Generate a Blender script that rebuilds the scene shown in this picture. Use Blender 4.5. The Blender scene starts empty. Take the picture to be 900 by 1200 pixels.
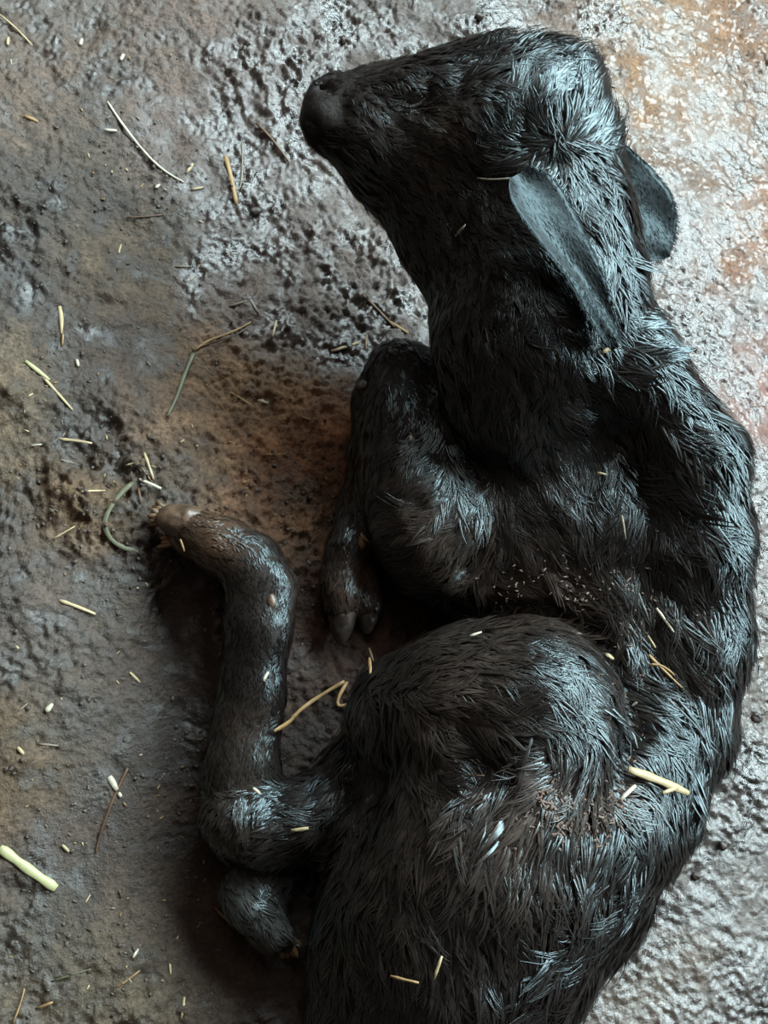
import bpy, math, random
import numpy as np
from mathutils import Vector, Matrix
from mathutils.bvhtree import BVHTree

random.seed(7)
RNG = np.random.default_rng(7)
scene = bpy.context.scene
COL = scene.collection

# ------------------------------------------------------------------ camera
W, H = 900, 1200
F_PX = 1150.0
DIST = 1.10
TILT, AZ = math.radians(20), math.radians(50)
view = Vector((math.sin(TILT) * math.cos(AZ), math.sin(TILT) * math.sin(AZ), -math.cos(TILT)))
CAM = -view * DIST
cz = -view
cy = (Vector((0, 1, 0)) - cz * cz.y).normalized()
cx = cy.cross(cz).normalized()
cam_data = bpy.data.cameras.new('camera')
cam_data.sensor_fit = 'VERTICAL'
cam_data.sensor_height = 36.0
cam_data.lens = 36.0 * F_PX / H
cam_data.clip_start = 0.01
cam = bpy.data.objects.new('camera', cam_data)
cam.matrix_world = Matrix(((cx.x, cy.x, cz.x, CAM.x), (cx.y, cy.y, cz.y, CAM.y),
                           (cx.z, cy.z, cz.z, CAM.z), (0, 0, 0, 1)))
COL.objects.link(cam)
scene.camera = cam

# ------------------------------------------------------------------ light
world = bpy.data.worlds.new('world')
world.use_nodes = True
world.node_tree.nodes['Background'].inputs[0].default_value = (0.80, 0.60, 0.48, 1)
world.node_tree.nodes['Background'].inputs[1].default_value = 0.09
scene.world = world


def area_light(name, az, el, dist, sx, sy, power, color, target=(0.1, 0, 0.1)):
    d = bpy.data.lights.new(name, 'AREA')
    d.shape = 'RECTANGLE'
    d.size, d.size_y = sx, sy
    d.energy = power
    d.color = color
    o = bpy.data.objects.new(name, d)
    az, el = math.radians(az), math.radians(el)
    v = Vector((math.cos(el) * math.cos(az), math.cos(el) * math.sin(az), math.sin(el)))
    o.location = Vector(target) + v * dist
    o.rotation_euler = v.to_track_quat('Z', 'Y').to_euler()
    COL.objects.link(o)
    return o


area_light('doorway_daylight', 40, 48.5, 4.0, 6.6, 1.4, 900, (0.78, 0.96, 1.0))
area_light('warm_fill_light', 112, 68, 3.5, 1.2, 1.0, 16, (1.0, 0.93, 0.86))  # unseen warm fill from the upper left, for the left ground

vs = scene.view_settings
vs.view_transform = 'Standard'
vs.look = 'None'
vs.gamma = 1.0
vs.use_curve_mapping = False
vs.exposure = 0.0

# ------------------------------------------------------------------ pixel <-> place helpers
CAMn = np.array(CAM); CX = np.array(cx); CY = np.array(cy); CZ = np.array(cz)


def ray(px, py):
    d = CX * ((px - W / 2) / F_PX) + CY * ((H / 2 - py) / F_PX) - CZ
    return d


def P(px, py, z=0.0):
    d = ray(px, py)
    t = (z - CAMn[2]) / d[2]
    return CAMn + d * t


def mpp(px, py, z):            # metres per pixel at that place
    d = ray(px, py)
    return ((CAMn[2] - z) / -d[2]) / F_PX


def project(V):
    q = V - CAMn
    x = q @ CX; y = q @ CY; dpt = -(q @ CZ)
    return W / 2 + F_PX * x / dpt, H / 2 - F_PX * y / dpt


# ------------------------------------------------------------------ noise
_TAB = RNG.random((256, 256))
_TAB3 = RNG.random((64, 64, 64))


def vnoise(x, y):
    xi = np.floor(x).astype(int); yi = np.floor(y).astype(int)
    fx = x - xi; fy = y - yi
    fx = fx * fx * fx * (fx * (fx * 6 - 15) + 10); fy = fy * fy * fy * (fy * (fy * 6 - 15) + 10)
    a = _TAB[xi & 255, yi & 255]; b = _TAB[(xi + 1) & 255, yi & 255]
    c = _TAB[xi & 255, (yi + 1) & 255]; d = _TAB[(xi + 1) & 255, (yi + 1) & 255]
    return (a * (1 - fx) + b * fx) * (1 - fy) + (c * (1 - fx) + d * fx) * fy - 0.5


def fbm(x, y, s, o=4, g=0.5):
    r = 0; a = 1
    for i in range(o):
        r = r + a * vnoise(x * s + 17.3 * i + 5, y * s + 9.1 * i + 11)
        s *= 2.03; a *= g
    return r


def noise3(p, s):
    q = p * s
    i = np.floor(q).astype(int); f = q - i
    f = f * f * (3 - 2 * f)
    r = 0
    for dx in (0, 1):
        for dy in (0, 1):
            for dz in (0, 1):
                w = (f[..., 0] if dx else 1 - f[..., 0]) * (f[..., 1] if dy else 1 - f[..., 1]) * (f[..., 2] if dz else 1 - f[..., 2])
                r = r + w * _TAB3[(i[..., 0] + dx) & 63, (i[..., 1] + dy) & 63, (i[..., 2] + dz) & 63]
    return r - 0.5


# ------------------------------------------------------------------ materials
def new_mat(name):
    m = bpy.data.materials.new(name)
    m.use_nodes = True
    nt = m.node_tree
    return m, nt, nt.nodes['Principled BSDF']


def nd(nt, typ, **kw):
    n = nt.nodes.new(typ)
    for k, v in kw.items():
        setattr(n, k, v)
    return n


def simple_mat(name, color, rough=0.5, noise_scale=60, var=0.35, bump=0.15, coat=0.0, spec=0.5):
    m, nt, b = new_mat(name)
    tc = nd(nt, 'ShaderNodeTexCoord')
    n = nd(nt, 'ShaderNodeTexNoise'); n.inputs['Scale'].default_value = noise_scale; n.inputs['Detail'].default_value = 5
    nt.links.new(tc.outputs['Object'], n.inputs['Vector'])
    r = nd(nt, 'ShaderNodeValToRGB')
    c = color
    r.color_ramp.elements[0].position = 0.3; r.color_ramp.elements[1].position = 0.7
    r.color_ramp.elements[0].color = (c[0] * (1 - var), c[1] * (1 - var), c[2] * (1 - var), 1)
    r.color_ramp.elements[1].color = (min(1, c[0] * (1 + var)), min(1, c[1] * (1 + var)), min(1, c[2] * (1 + var)), 1)
    nt.links.new(n.outputs['Fac'], r.inputs['Fac'])
    nt.links.new(r.outputs['Color'], b.inputs['Base Color'])
    b.inputs['Roughness'].default_value = rough
    b.inputs['Specular IOR Level'].default_value = spec
    b.inputs['Coat Weight'].default_value = coat
    bp = nd(nt, 'ShaderNodeBump'); bp.inputs['Strength'].default_value = bump; bp.inputs['Distance'].default_value = 0.002
    nt.links.new(n.outputs['Fac'], bp.inputs['Height']); nt.links.new(bp.outputs['Normal'], b.inputs['Normal'])
    return m


def attr_mat(name, rough, bump_scale, bump_dist, spec=0.5, coat=0.0, rough_attr=None, coat_rough=0.1, spec_range=None):
    """base colour from the mesh's own 'tint' colour attribute, with fine grain on top"""
    m, nt, b = new_mat(name)
    a = nd(nt, 'ShaderNodeAttribute', attribute_name='tint')
    tc = nd(nt, 'ShaderNodeTexCoord')
    n = nd(nt, 'ShaderNodeTexNoise'); n.inputs['Scale'].default_value = bump_scale; n.inputs['Detail'].default_value = 6
    n.inputs['Roughness'].default_value = 0.65
    nt.links.new(tc.outputs['Object'], n.inputs['Vector'])
    mr = nd(nt, 'ShaderNodeMapRange'); mr.inputs['To Min'].default_value = 0.32; mr.inputs['To Max'].default_value = 1.6
    mr.inputs['From Min'].default_value = 0.25; mr.inputs['From Max'].default_value = 0.75
    nt.links.new(n.outputs['Fac'], mr.inputs['Value'])
    mx = nd(nt, 'ShaderNodeVectorMath', operation='SCALE')
    nt.links.new(a.outputs['Color'], mx.inputs[0]); nt.links.new(mr.outputs['Result'], mx.inputs['Scale'])
    nt.links.new(mx.outputs['Vector'], b.inputs['Base Color'])
    if rough_attr:
        ra = nd(nt, 'ShaderNodeAttribute', attribute_name=rough_attr)
        nt.links.new(ra.outputs['Fac'], b.inputs['Roughness'])
        sm = nd(nt, 'ShaderNodeMapRange'); sm.inputs['From Min'].default_value = 0.25; sm.inputs['From Max'].default_value = 0.5
        sm.inputs['To Min'].default_value = spec_range[0]; sm.inputs['To Max'].default_value = spec_range[1]
        nt.links.new(ra.outputs['Fac'], sm.inputs['Value'])
        dm = nd(nt, 'ShaderNodeMapRange'); dm.inputs['From Min'].default_value = 0.32; dm.inputs['From Max'].default_value = 0.55
        dm.inputs['To Min'].default_value = bump_dist; dm.inputs['To Max'].default_value = bump_dist * 2.8
        nt.links.new(ra.outputs['Fac'], dm.inputs['Value'])
    else:
        b.inputs['Roughness'].default_value = rough
    b.inputs['Specular IOR Level'].default_value = spec
    if rough_attr:
        nt.links.new(sm.outputs['Result'], b.inputs['Specular IOR Level'])
    b.inputs['Coat Weight'].default_value = coat
    b.inputs['Coat Roughness'].default_value = coat_rough
    bp = nd(nt, 'ShaderNodeBump'); bp.inputs['Strength'].default_value = 0.8; bp.inputs['Distance'].default_value = bump_dist
    if rough_attr:
        nt.links.new(dm.outputs['Result'], bp.inputs['Distance'])
    nt.links.new(n.outputs['Fac'], bp.inputs['Height']); nt.links.new(bp.outputs['Normal'], b.inputs['Normal'])
    return m


M_GROUND = attr_mat('wet_mud', 0.45, 250, 0.0016, rough_attr='wet', spec_range=(1.0, 0.42))
M_BODY = attr_mat('wet_hide', 0.52, 240, 0.0012, spec=0.16)
M_FUR = attr_mat('wet_fur', 0.29, 90, 0.0004, spec=0.64)
M_FUR.node_tree.nodes['Principled BSDF'].inputs['Specular Tint'].default_value = (.72, .93, 1, 1)
M_EAR = attr_mat('ear_hide', 0.5, 160, 0.001, spec=0.5)
M_EAR.node_tree.nodes['Principled BSDF'].inputs['Specular Tint'].default_value = (.62, .90, 1, 1)
M_HOOF = simple_mat('soft_hoof', (0.075, 0.045, 0.027), 0.45, 75, 0.6, 0.8, coat=0.15)
M_HOOF_DARK = simple_mat('dark_hoof', (0.034, 0.024, 0.018), 0.42, 75, 0.6, 0.8, coat=0.2)
M_HOOF_TIP = simple_mat('hoof_fringe', (0.13, 0.075, 0.036), 0.5, 70, 0.4, 0.4)
M_NOSTRIL = simple_mat('nostril_dark', (.003, .002, .002), .9, 50, .1, 0, spec=0)
M_EYE = simple_mat('wet_eye', (0.006, 0.005, 0.005), 0.08, 20, 0.1, 0.0, coat=0.6)
M_NOSE = simple_mat('nose_leather', (0.012, 0.009, 0.008), 0.4, 400, 0.3, 0.6)
STRAWS = {
    'pale': simple_mat('straw_pale', (0.384, 0.302, 0.172), 0.5, 90, 0.2, 0.3),
    'gold': simple_mat('straw_gold', (0.260, 0.162, 0.068), 0.5, 90, 0.25, 0.3),
    'white': simple_mat('straw_white', (0.446, 0.406, 0.312), 0.5, 90, 0.15, 0.3),
    'green': simple_mat('straw_green', (0.384, 0.383, 0.198), 0.42, 90, 0.12, 0.2),
    'grass': simple_mat('grass_drab', (0.081, 0.081, 0.044), 0.5, 90, 0.3, 0.3),
    'brown': simple_mat('stem_brown', (0.074, 0.038, 0.018), 0.5, 90, 0.4, 0.4),
    'grey': simple_mat('stem_grey', (0.186, 0.151, 0.109), 0.5, 90, 0.3, 0.3),
}
M_CLOD = simple_mat('dark_clod', (0.030, 0.020, 0.015), 0.45, 180, 0.5, 0.7)
M_CRUMB = simple_mat('bedding_crumb', (0.12, 0.08, 0.062), 0.6, 200, 0.5, 0.5)


# ------------------------------------------------------------------ mesh helpers
def np_mesh(name, V, Fq, mat, smooth=True, tri=False):
    me = bpy.data.meshes.new(name)
    V = np.asarray(V, dtype=np.float32); Fq = np.asarray(Fq, dtype=np.int32)
    k = Fq.shape[1]
    me.vertices.add(len(V)); me.vertices.foreach_set('co', V.ravel())
    me.loops.add(Fq.size); me.loops.foreach_set('vertex_index', Fq.ravel())
    me.polygons.add(len(Fq))
    me.polygons.foreach_set('loop_start', np.arange(0, Fq.size, k, dtype=np.int32))
    me.update(calc_edges=True)
    if smooth:
        me.polygons.foreach_set('use_smooth', np.ones(len(Fq), dtype=bool))
    me.materials.append(mat)
    return me


def set_tint(me, C, wet=None):
    a = me.attributes.new('tint', 'FLOAT_COLOR', 'POINT')
    C4 = np.ones((len(C), 4), dtype=np.float32); C4[:, :3] = C
    a.data.foreach_set('color', C4.ravel())
    if wet is not None:
        b = me.attributes.new('wet', 'FLOAT', 'POINT')
        b.data.foreach_set('value', np.asarray(wet, dtype=np.float32))


def link(name, me, parent=None):
    o = bpy.data.objects.new(name, me)
    COL.objects.link(o)
    if parent:
        o.parent = parent
    return o


def interp(px, py, pts, vals, sig):
    """gaussian-weighted blend of the values given at control points"""
    vals = np.asarray(vals, dtype=float)
    out = np.zeros((len(px), vals.shape[1])); ws = np.full(len(px), 1e-12)
    for (x, y), v in zip(pts, vals):
        w = np.exp(-((px - x) ** 2 + (py - y) ** 2) / (2 * sig * sig)) + 1e-7 / (1 + ((px - x) ** 2 + (py - y) ** 2) / 1e4)
        out += w[:, None] * v; ws += w
    return out / ws[:, None]


# ================================================================== GROUND
def axis(lo, hi, step, far):
    core = np.arange(lo, hi, step)
    g = [0.0]; s = step
    while g[-1] < far:
        s = min(s * 1.25, 0.15); g.append(g[-1] + s)
    g = np.array(g[1:])
    return np.concatenate([(lo - g)[::-1], core, core[-1] + g])


xs = axis(-0.60, 0.78, 0.0023, 2.0)
ys = axis(-0.66, 1.00, 0.0023, 2.0)
GX, GY = np.meshgrid(xs, ys, indexing='ij')


def ground_px(x, y):
    return project(np.stack([x, y, np.zeros_like(x)], -1))


gpx, gpy = ground_px(GX.ravel(), GY.ravel())


def blob(x, y, sx, sy=None, ang=0):
    sy = sy or sx
    c, s = math.cos(math.radians(ang)), math.sin(math.radians(ang))
    dx, dy = gpx - x, gpy - y
    u = dx * c + dy * s; v = -dx * s + dy * c
    return np.exp(-0.5 * ((u / sx) ** 2 + (v / sy) ** 2))


def ground_height():
    x, y = GX.ravel(), GY.ravel()
    # directional grain running from upper left to lower right of the picture
    c, s = math.cos(math.radians(-42)), math.sin(math.radians(-42))
    u = x * c + y * s; v = -x * s + y * c
    wx = x + 0.012 * fbm(x, y, 25, 2); wy = y + 0.012 * fbm(y + 3, x, 25, 2)
    h = 0.022 * fbm(x, y, 5, 3)
    grain = fbm(u * 0.40, v, 85, 4, 0.6)
    clod = np.abs(fbm(wx, wy, 60, 4, 0.6))
    lumps = fbm(wx + 5, wy, 38, 3)
    rough = np.clip(0.75 + 1.3 * fbm(x + 9, y + 2, 7, 2), 0.25, 1.4)
    smooth_right = 1 / (1 + np.exp(-(gpx - 760) / 40))
    rough = rough * (1 - 0.45 * smooth_right)
    h += rough * (0.0038 * grain - 0.0062 * clod + 0.0050 * lumps + 0.0026 * fbm(x, y, 200, 4, .7))
    pit = np.clip(np.abs(fbm(wx * 1.0 + 2, wy, 130, 3, .6)) * 3 - .25, 0, 1)
    line = np.clip(np.abs(fbm(u * .3, v, 120, 3, .6)) * 3 - .1, 0, 1)
    h += rough * (.0024 * pit + .0020 * line)
    # fine ripples and pimples in the wet part
    h += smooth_right * (0.0022 * fbm(u * 0.5, v, 110, 3, 0.6) + .0016 * fbm(x, y, 240, 2))
    # crumbly brown dung beside the forelegs
    br = blob(330, 540, 75, 110, 15) + 0.8 * blob(375, 640, 40, 90)
    h += br * (0.006 + 0.010 * (0.3 - np.abs(fbm(wx, wy + 2, 75, 4, 0.65))))
    h *= 1 - .6 * np.clip(blob(775, 70, 45, 60, -35) + blob(840, 140, 35, 30), 0, 1)
    # hollow pressed by the hind leg and the body, with a small ridge
    h -= 0.020 * blob(212, 695, 30, 48, 20) + 0.018 * blob(215, 900, 32, 150) + 0.014 * blob(350, 860, 35, 50)
    h += 0.022 * blob(256, 745, 8, 45, -4) * (1 + 0.8 * fbm(x, y, 90, 3))
    # lumps on the left
    for (a, b, r, k) in ((95, 590, 34, .010), (15, 460, 26, .012), (20, 245, 34, .010), (120, 350, 50, .007), (70, 560, 25, .006),
                         (25, 700, 30, .006), (130, 470, 28, .007), (15, 880, 25, .008), (190, 530, 25, .006), (290, 350, 18, .006),
                         (425, 450, 10, .008), (150, 1160, 60, .007)):
        h += k * blob(a, b, r, r * 0.7, 35) * (1 + 1.2 * fbm(x, y, 60, 3))
    for (a, b, r, k) in ((22, 262, 12, .010), (130, 500, 12, .009), (100, 535, 9, .007), (150, 560, 10, .008), (210, 165, 10, .006),
                         (245, 195, 7, .006), (60, 90, 8, .006), (295, 250, 8, .006), (235, 262, 8, .006), (412, 285, 7, .005),
                         (142, 905, 12, .006), (118, 745, 7, .004), (885, 842, 6, .005), (100, 27, 14, .006), (310, 540, 14, .008)):
        h -= k * blob(a, b, r, r * 0.6, 45)
    far = np.clip((np.abs(x) - 1.0) / 0.6, 0, 1) + np.clip((np.abs(y) - 1.2) / 0.6, 0, 1)
    h = h * np.clip(1 - far, 0.2, 1)
    return h


GH = ground_height()
nx, ny = len(xs), len(ys)
idx = np.arange(nx * ny).reshape(nx, ny)
gq = np.stack([idx[:-1, :-1], idx[1:, :-1], idx[1:, 1:], idx[:-1, 1:]], -1).reshape(-1, 4)
gV = np.stack([GX.ravel(), GY.ravel(), GH], -1)
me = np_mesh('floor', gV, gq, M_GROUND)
gp = [  # (px, py) dirt colour, with shade painted in beside the legs, wetness as roughness
    ((60, 60), (.120, .095, .075), .50), ((200, 60), (.115, .092, .078), .50), ((420, 30), (.110, .090, .080), .33), ((340, 70), (.11, .09, .08), .36), ((400, 200), (.11, .09, .08), .36), ((490, 330), (.11, .09, .08), .38),
    ((560, 20), (.12, .10, .088), .32), ((640, 25), (.12, .10, .088), .33), ((765, 55), (.19, .115, .055), .50), ((830, 130), (.17, .10, .05), .48), ((740, 0), (.19, .115, .055), .50), ((720, 95), (.18, .11, .055), .48), ((790, 110), (.19, .115, .055), .52), ((860, 80), (.15, .09, .05), .46), ((800, 180), (.16, .095, .05), .44),
    ((892, 40), (.14, .08, .045), .48), ((700, 20), (.15, .11, .085), .36), ((885, 265), (.22, .105, .045), .48),
    ((820, 330), (.17, .10, .075), .30), ((888, 465), (.24, .09, .055), .46), ((830, 440), (.14, .115, .10), .3), ((800, 370), (.14, .115, .10), .3), ((860, 380), (.15, .12, .10), .28), ((870, 540), (.13, .11, .10), .32), ((780, 230), (.14, .11, .09), .36), ((835, 230), (.15, .11, .08), .38), ((880, 620), (.13, .105, .092), .36),
    ((880, 800), (.13, .115, .10), .38), ((880, 1000), (.15, .145, .14), .33), ((780, 1120), (.19, .16, .13), .34),
    ((860, 1180), (.16, .15, .14), .34), ((300, 180), (.12, .10, .092), .38), ((420, 280), (.13, .108, .098), .36),
    ((300, 320), (.11, .09, .08), .42), ((380, 380), (.11, .09, .078), .42), ((60, 200), (.095, .083, .070), .60),
    ((110, 330), (.115, .090, .062), .60), ((50, 350), (.085, .075, .068), .56), ((15, 450), (.15, .12, .080), .62),
    ((100, 450), (.085, .065, .052), .55), ((95, 590), (.115, .080, .045), .6), ((200, 480), (.10, .078, .058), .55),
    ((270, 470), (.18, .115, .06), .6), ((330, 530), (.19, .10, .052), .65), ((380, 620), (.15, .085, .045), .65),
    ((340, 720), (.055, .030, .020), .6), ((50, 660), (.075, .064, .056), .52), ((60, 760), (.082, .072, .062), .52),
    ((120, 850), (.080, .072, .062), .5), ((20, 900), (.115, .085, .052), .58), ((60, 980), (.080, .064, .052), .52),
    ((130, 1080), (.085, .076, .062), .52), ((150, 1160), (.115, .095, .062), .55), ((40, 1150), (.095, .080, .058), .52),
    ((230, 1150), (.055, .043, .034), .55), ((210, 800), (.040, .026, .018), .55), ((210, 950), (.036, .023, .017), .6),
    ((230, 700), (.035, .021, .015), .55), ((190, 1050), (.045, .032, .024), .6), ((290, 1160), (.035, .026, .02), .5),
    ((185, 690), (.035, .022, .016), .6), ((195, 850), (.032, .022, .017), .6), ((190, 960), (.032, .022, .017), .6), ((222, 1080), (.034, .024, .018), .6), ((235, 760), (.035, .024, .018), .55),  # dark wet mud plus the hind leg's shade, both put into the colour
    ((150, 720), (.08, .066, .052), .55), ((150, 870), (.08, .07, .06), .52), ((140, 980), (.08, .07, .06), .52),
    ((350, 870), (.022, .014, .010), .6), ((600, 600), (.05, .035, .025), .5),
]
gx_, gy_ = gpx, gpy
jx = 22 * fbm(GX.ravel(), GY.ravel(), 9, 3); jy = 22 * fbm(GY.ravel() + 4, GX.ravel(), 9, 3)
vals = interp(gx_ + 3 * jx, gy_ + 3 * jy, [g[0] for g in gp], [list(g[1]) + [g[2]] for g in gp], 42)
n1 = fbm(GX.ravel(), GY.ravel(), 45, 4, 0.6)[:, None]
n2 = fbm(GX.ravel() + 3, GY.ravel() + 1, 12, 3)[:, None]
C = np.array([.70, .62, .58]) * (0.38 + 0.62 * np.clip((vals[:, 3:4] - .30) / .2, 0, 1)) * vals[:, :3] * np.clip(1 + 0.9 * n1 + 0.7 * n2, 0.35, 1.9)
C = C * (1 + n2 * np.array([0.08, 0.0, -0.08]))
leftness = np.clip((420 - gpx) / 250, 0, 1)
speck = np.clip((np.abs(fbm(GX.ravel() + .3, GY.ravel(), 95, 3, .6)) - .30) / .08, 0, 1) * np.clip((gpx - 640) / 60, 0, 1)
wet = np.clip(vals[:, 3] - .07 + 0.01 * leftness + (0.30 - .16 * leftness) * n2[:, 0] + 0.22 * n1[:, 0] - .28 * speck, 0.13, 0.8)
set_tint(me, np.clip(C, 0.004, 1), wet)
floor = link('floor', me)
floor['kind'] = 'structure'
floor['label'] = 'wet muddy dirt floor of the byre'

GHm = GH.reshape(nx, ny)


def gh(x, y):
    i = int(np.clip(np.searchsorted(xs, x), 1, nx - 1)); j = int(np.clip(np.searchsorted(ys, y), 1, ny - 1))
    return float(GHm[i, j])


# ================================================================== CALF BODY (one implicit surface)
RES = 0.0038
lo = np.array([-0.55, -0.75, -0.02]); hi = np.array([0.50, 0.72, 0.42])
NG = np.ceil((hi - lo) / RES).astype(int)
ax = [lo[i] + np.arange(NG[i]) * RES for i in range(3)]
FIELD = np.full(tuple(NG), 0.06, dtype=np.float32)


def chain(nodes, k=0.02, flat=1.0):
    """nodes: (px, py, z, radius in px). Round cones joined smoothly into the body field."""
    pts = []
    for (px, py, z, r) in nodes:
        pts.append((P(px, py, z), r * mpp(px, py, z)))
    for (a, ra), (b, rb) in zip(pts[:-1], pts[1:]):
        pad = max(ra, rb) + 0.06 + k
        i0 = np.maximum(((np.minimum(a, b) - pad - lo) / RES).astype(int), 0)
        i1 = np.minimum(((np.maximum(a, b) + pad - lo) / RES).astype(int) + 1, NG)
        if (i1 <= i0).any():
            continue
        X = ax[0][i0[0]:i1[0]][:, None, None]; Y = ax[1][i0[1]:i1[1]][None, :, None]; Z = ax[2][i0[2]:i1[2]][None, None, :]
        ba = b - a; L2 = max(float(ba @ ba), 1e-9)
        t = np.clip(((X - a[0]) * ba[0] + (Y - a[1]) * ba[1] + (Z - a[2]) * ba[2]) / L2, 0, 1)
        dx = X - (a[0] + t * ba[0]); dy = Y - (a[1] + t * ba[1]); dz = (Z - (a[2] + t * ba[2])) / flat
        d = np.sqrt(dx * dx + dy * dy + dz * dz) - (ra + t * (rb - ra))
        d = d.astype(np.float32)
        sl = tuple(slice(i0[i], i1[i]) for i in range(3))
        o = FIELD[sl]
        hh = np.clip(k - np.abs(o - d), 0, None) / k
        FIELD[sl] = np.minimum(o, d) - hh * hh * k * 0.25


def carve(nodes, k=0.012):
    """cuts a soft groove along the nodes"""
    pts = [(P(px, py, z), r * mpp(px, py, z)) for (px, py, z, r) in nodes]
    for (a, ra), (b, rb) in zip(pts[:-1], pts[1:]):
        pad = max(ra, rb) + 0.03 + k
        i0 = np.maximum(((np.minimum(a, b) - pad - lo) / RES).astype(int), 0)
        i1 = np.minimum(((np.maximum(a, b) + pad - lo) / RES).astype(int) + 1, NG)
        X = ax[0][i0[0]:i1[0]][:, None, None]; Y = ax[1][i0[1]:i1[1]][None, :, None]; Z = ax[2][i0[2]:i1[2]][None, None, :]
        ba = b - a; L2 = max(float(ba @ ba), 1e-9)
        t = np.clip(((X - a[0]) * ba[0] + (Y - a[1]) * ba[1] + (Z - a[2]) * ba[2]) / L2, 0, 1)
        d = np.sqrt((X - (a[0] + t * ba[0])) ** 2 + (Y - (a[1] + t * ba[1])) ** 2 + (Z - (a[2] + t * ba[2])) ** 2) - (ra + t * (rb - ra))
        d = -d.astype(np.float32)
        sl = tuple(slice(i0[i], i1[i]) for i in range(3))
        o = FIELD[sl]
        hh = np.clip(k - np.abs(o - d), 0, None) / k
        FIELD[sl] = np.maximum(o, d) + hh * hh * k * 0.25


# trunk
chain([(775, 520, .165, 55), (772, 640, .155, 60), (768, 740, .140, 66), (750, 830, .13, 70)], .05)
chain([(725, 530, .120, 80), (722, 640, .115, 84), (722, 740, .11, 88)], .07)
chain([(650, 540, .078, 94), (672, 640, .080, 100), (690, 740, .075, 106), (695, 840, .100, 118), (640, 930, .105, 124),
       (590, 1020, .108, 130), (545, 1100, .105, 125), (520, 1190, .10, 120)], .03)
chain([(560, 620, .06, 75), (600, 700, .065, 75)], .04)
# spine
chain([(766, 470, .232, 40), (814, 540, .232, 44), (823, 640, .220, 41), (817, 750, .192, 43), (797, 855, .163, 46),
       (755, 945, .155, 52), (690, 1035, .150, 60), (615, 1115, .14, 62), (560, 1210, .12, 62)], .035)
chain([(800, 540, .12, 62), (812, 700, .11, 52), (795, 855, .10, 50), (745, 950, .09, 55), (680, 1050, .08, 62), (590, 1150, .08, 62)], .03)
# hip bone, pin bone
chain([(745, 880, .190, 26), (700, 950, .185, 34), (640, 1020, .175, 40)], .05)
# neck and withers
chain([(645, 210, .250, 80), (632, 300, .225, 98), (628, 385, .210, 106), (650, 450, .150, 106), (680, 540, .112, 94), (695, 630, .095, 86)], .03)
chain([(668, 200, .275, 46), (676, 260, .272, 50), (686, 330, .262, 52), (706, 395, .240, 46), (736, 425, .240, 44), (768, 472, .232, 42)], .03)
# shoulder blade
chain([(665, 590, .125, 60), (625, 600, .100, 64), (580, 600, .080, 62)], .06)
# head
chain([(400, 134, .245, 43), (445, 142, .250, 58), (510, 143, .258, 72), (575, 145, .268, 90), (615, 150, .272, 97)], .02, flat=.85)
chain([(404, 152, .235, 34), (470, 212, .205, 42), (525, 282, .195, 55), (568, 335, .190, 60), (588, 400, .21, 72), (600, 460, .18, 85)], .03, flat=.8)
chain([(480, 180, .225, 58), (560, 225, .215, 82), (620, 260, .220, 92)], .04, flat=.75)
chain([(640, 130, .265, 68), (664, 170, .268, 50)], .02)
chain([(384, 118, .255, 24), (380, 140, .25, 25), (386, 158, .243, 22)], .012)           # nose pad
chain([(478, 104, .285, 18), (500, 98, .290, 20)], .03)                              # brow over the eye
chain([(412, 158, .265, 14), (434, 176, .262, 9)], .012)                               # corner of the mouth
# near foreleg
chain([(600, 610, .080, 66), (560, 635, .075, 62), (520, 650, .075, 56)], .03)
chain([(472, 454, .098, 48), (478, 500, .098, 50), (490, 560, .085, 64), (508, 610, .082, 66), (525, 635, .080, 60)], .030)
chain([(470, 448, .090, 49), (448, 470, .070, 34), (436, 530, .058, 26), (424, 590, .050, 24), (410, 640, .045, 24), (402, 680, .036, 24), (400, 705, .030, 22)], .010)
chain([(470, 446, .05, 44), (460, 520, .04, 40), (450, 600, .035, 40)], .012)
chain([(425, 660, .028, 20), (432, 705, .026, 20)], .01)
# near hind leg: thigh, gaskin, hock, cannon, fetlock, pastern
chain([(478, 838, .135, 70), (540, 830, .172, 90), (610, 835, .190, 101)], .010)
chain([(610, 835, .190, 101), (600, 905, .180, 100), (560, 985, .16, 110), (510, 1060, .13, 115)], .03)
chain([(470, 860, .10, 60), (440, 930, .075, 66), (470, 1020, .08, 90), (460, 1110, .07, 90), (450, 1190, .07, 90)], .02)
chain([(440, 925, .085, 54), (370, 955, .075, 44), (318, 968, .068, 42), (285, 958, .062, 42)], .016)
chain([(280, 950, .060, 42), (280, 905, .056, 38), (286, 850, .052, 34), (292, 790, .052, 32), (300, 730, .054, 34), (306, 690, .058, 35)], .014)
chain([(306, 690, .058, 35), (294, 662, .056, 35), (262, 640, .048, 31), (235, 627, .038, 29)], .014)
chain([(306, 986, .05, 32), (275, 985, .045, 26)], .01)
chain([(302, 900, .078, 16), (308, 820, .074, 14), (314, 750, .076, 14), (322, 690, .080, 18)], .030)
# far hind foot tucked below the hock
chain([(330, 1020, .040, 30), (285, 1045, .038, 26), (296, 1062, .046, 26), (322, 1092, .044, 21)], .010)
# tail lying along the rump
chain([(520, 1190, .12, 20), (450, 1165, .11, 17), (405, 1120, .085, 17), (395, 1095, .07, 14)], .01)


def surf(px, py):
    """where the view ray meets the body so far"""
    d = ray(px, py); d /= np.linalg.norm(d)
    t = np.arange(.5, 1.5, .0015)
    q = CAMn + d * t[:, None]
    i = ((q - lo) / RES + .5).astype(int)
    ok = ((i >= 0) & (i < NG)).all(1)
    i = np.clip(i, 0, NG - 1)
    f = np.where(ok, FIELD[i[:, 0], i[:, 1], i[:, 2]], 1)
    k = np.argmax(f < 0)
    return q[k] if f[k] < 0 else None


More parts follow.
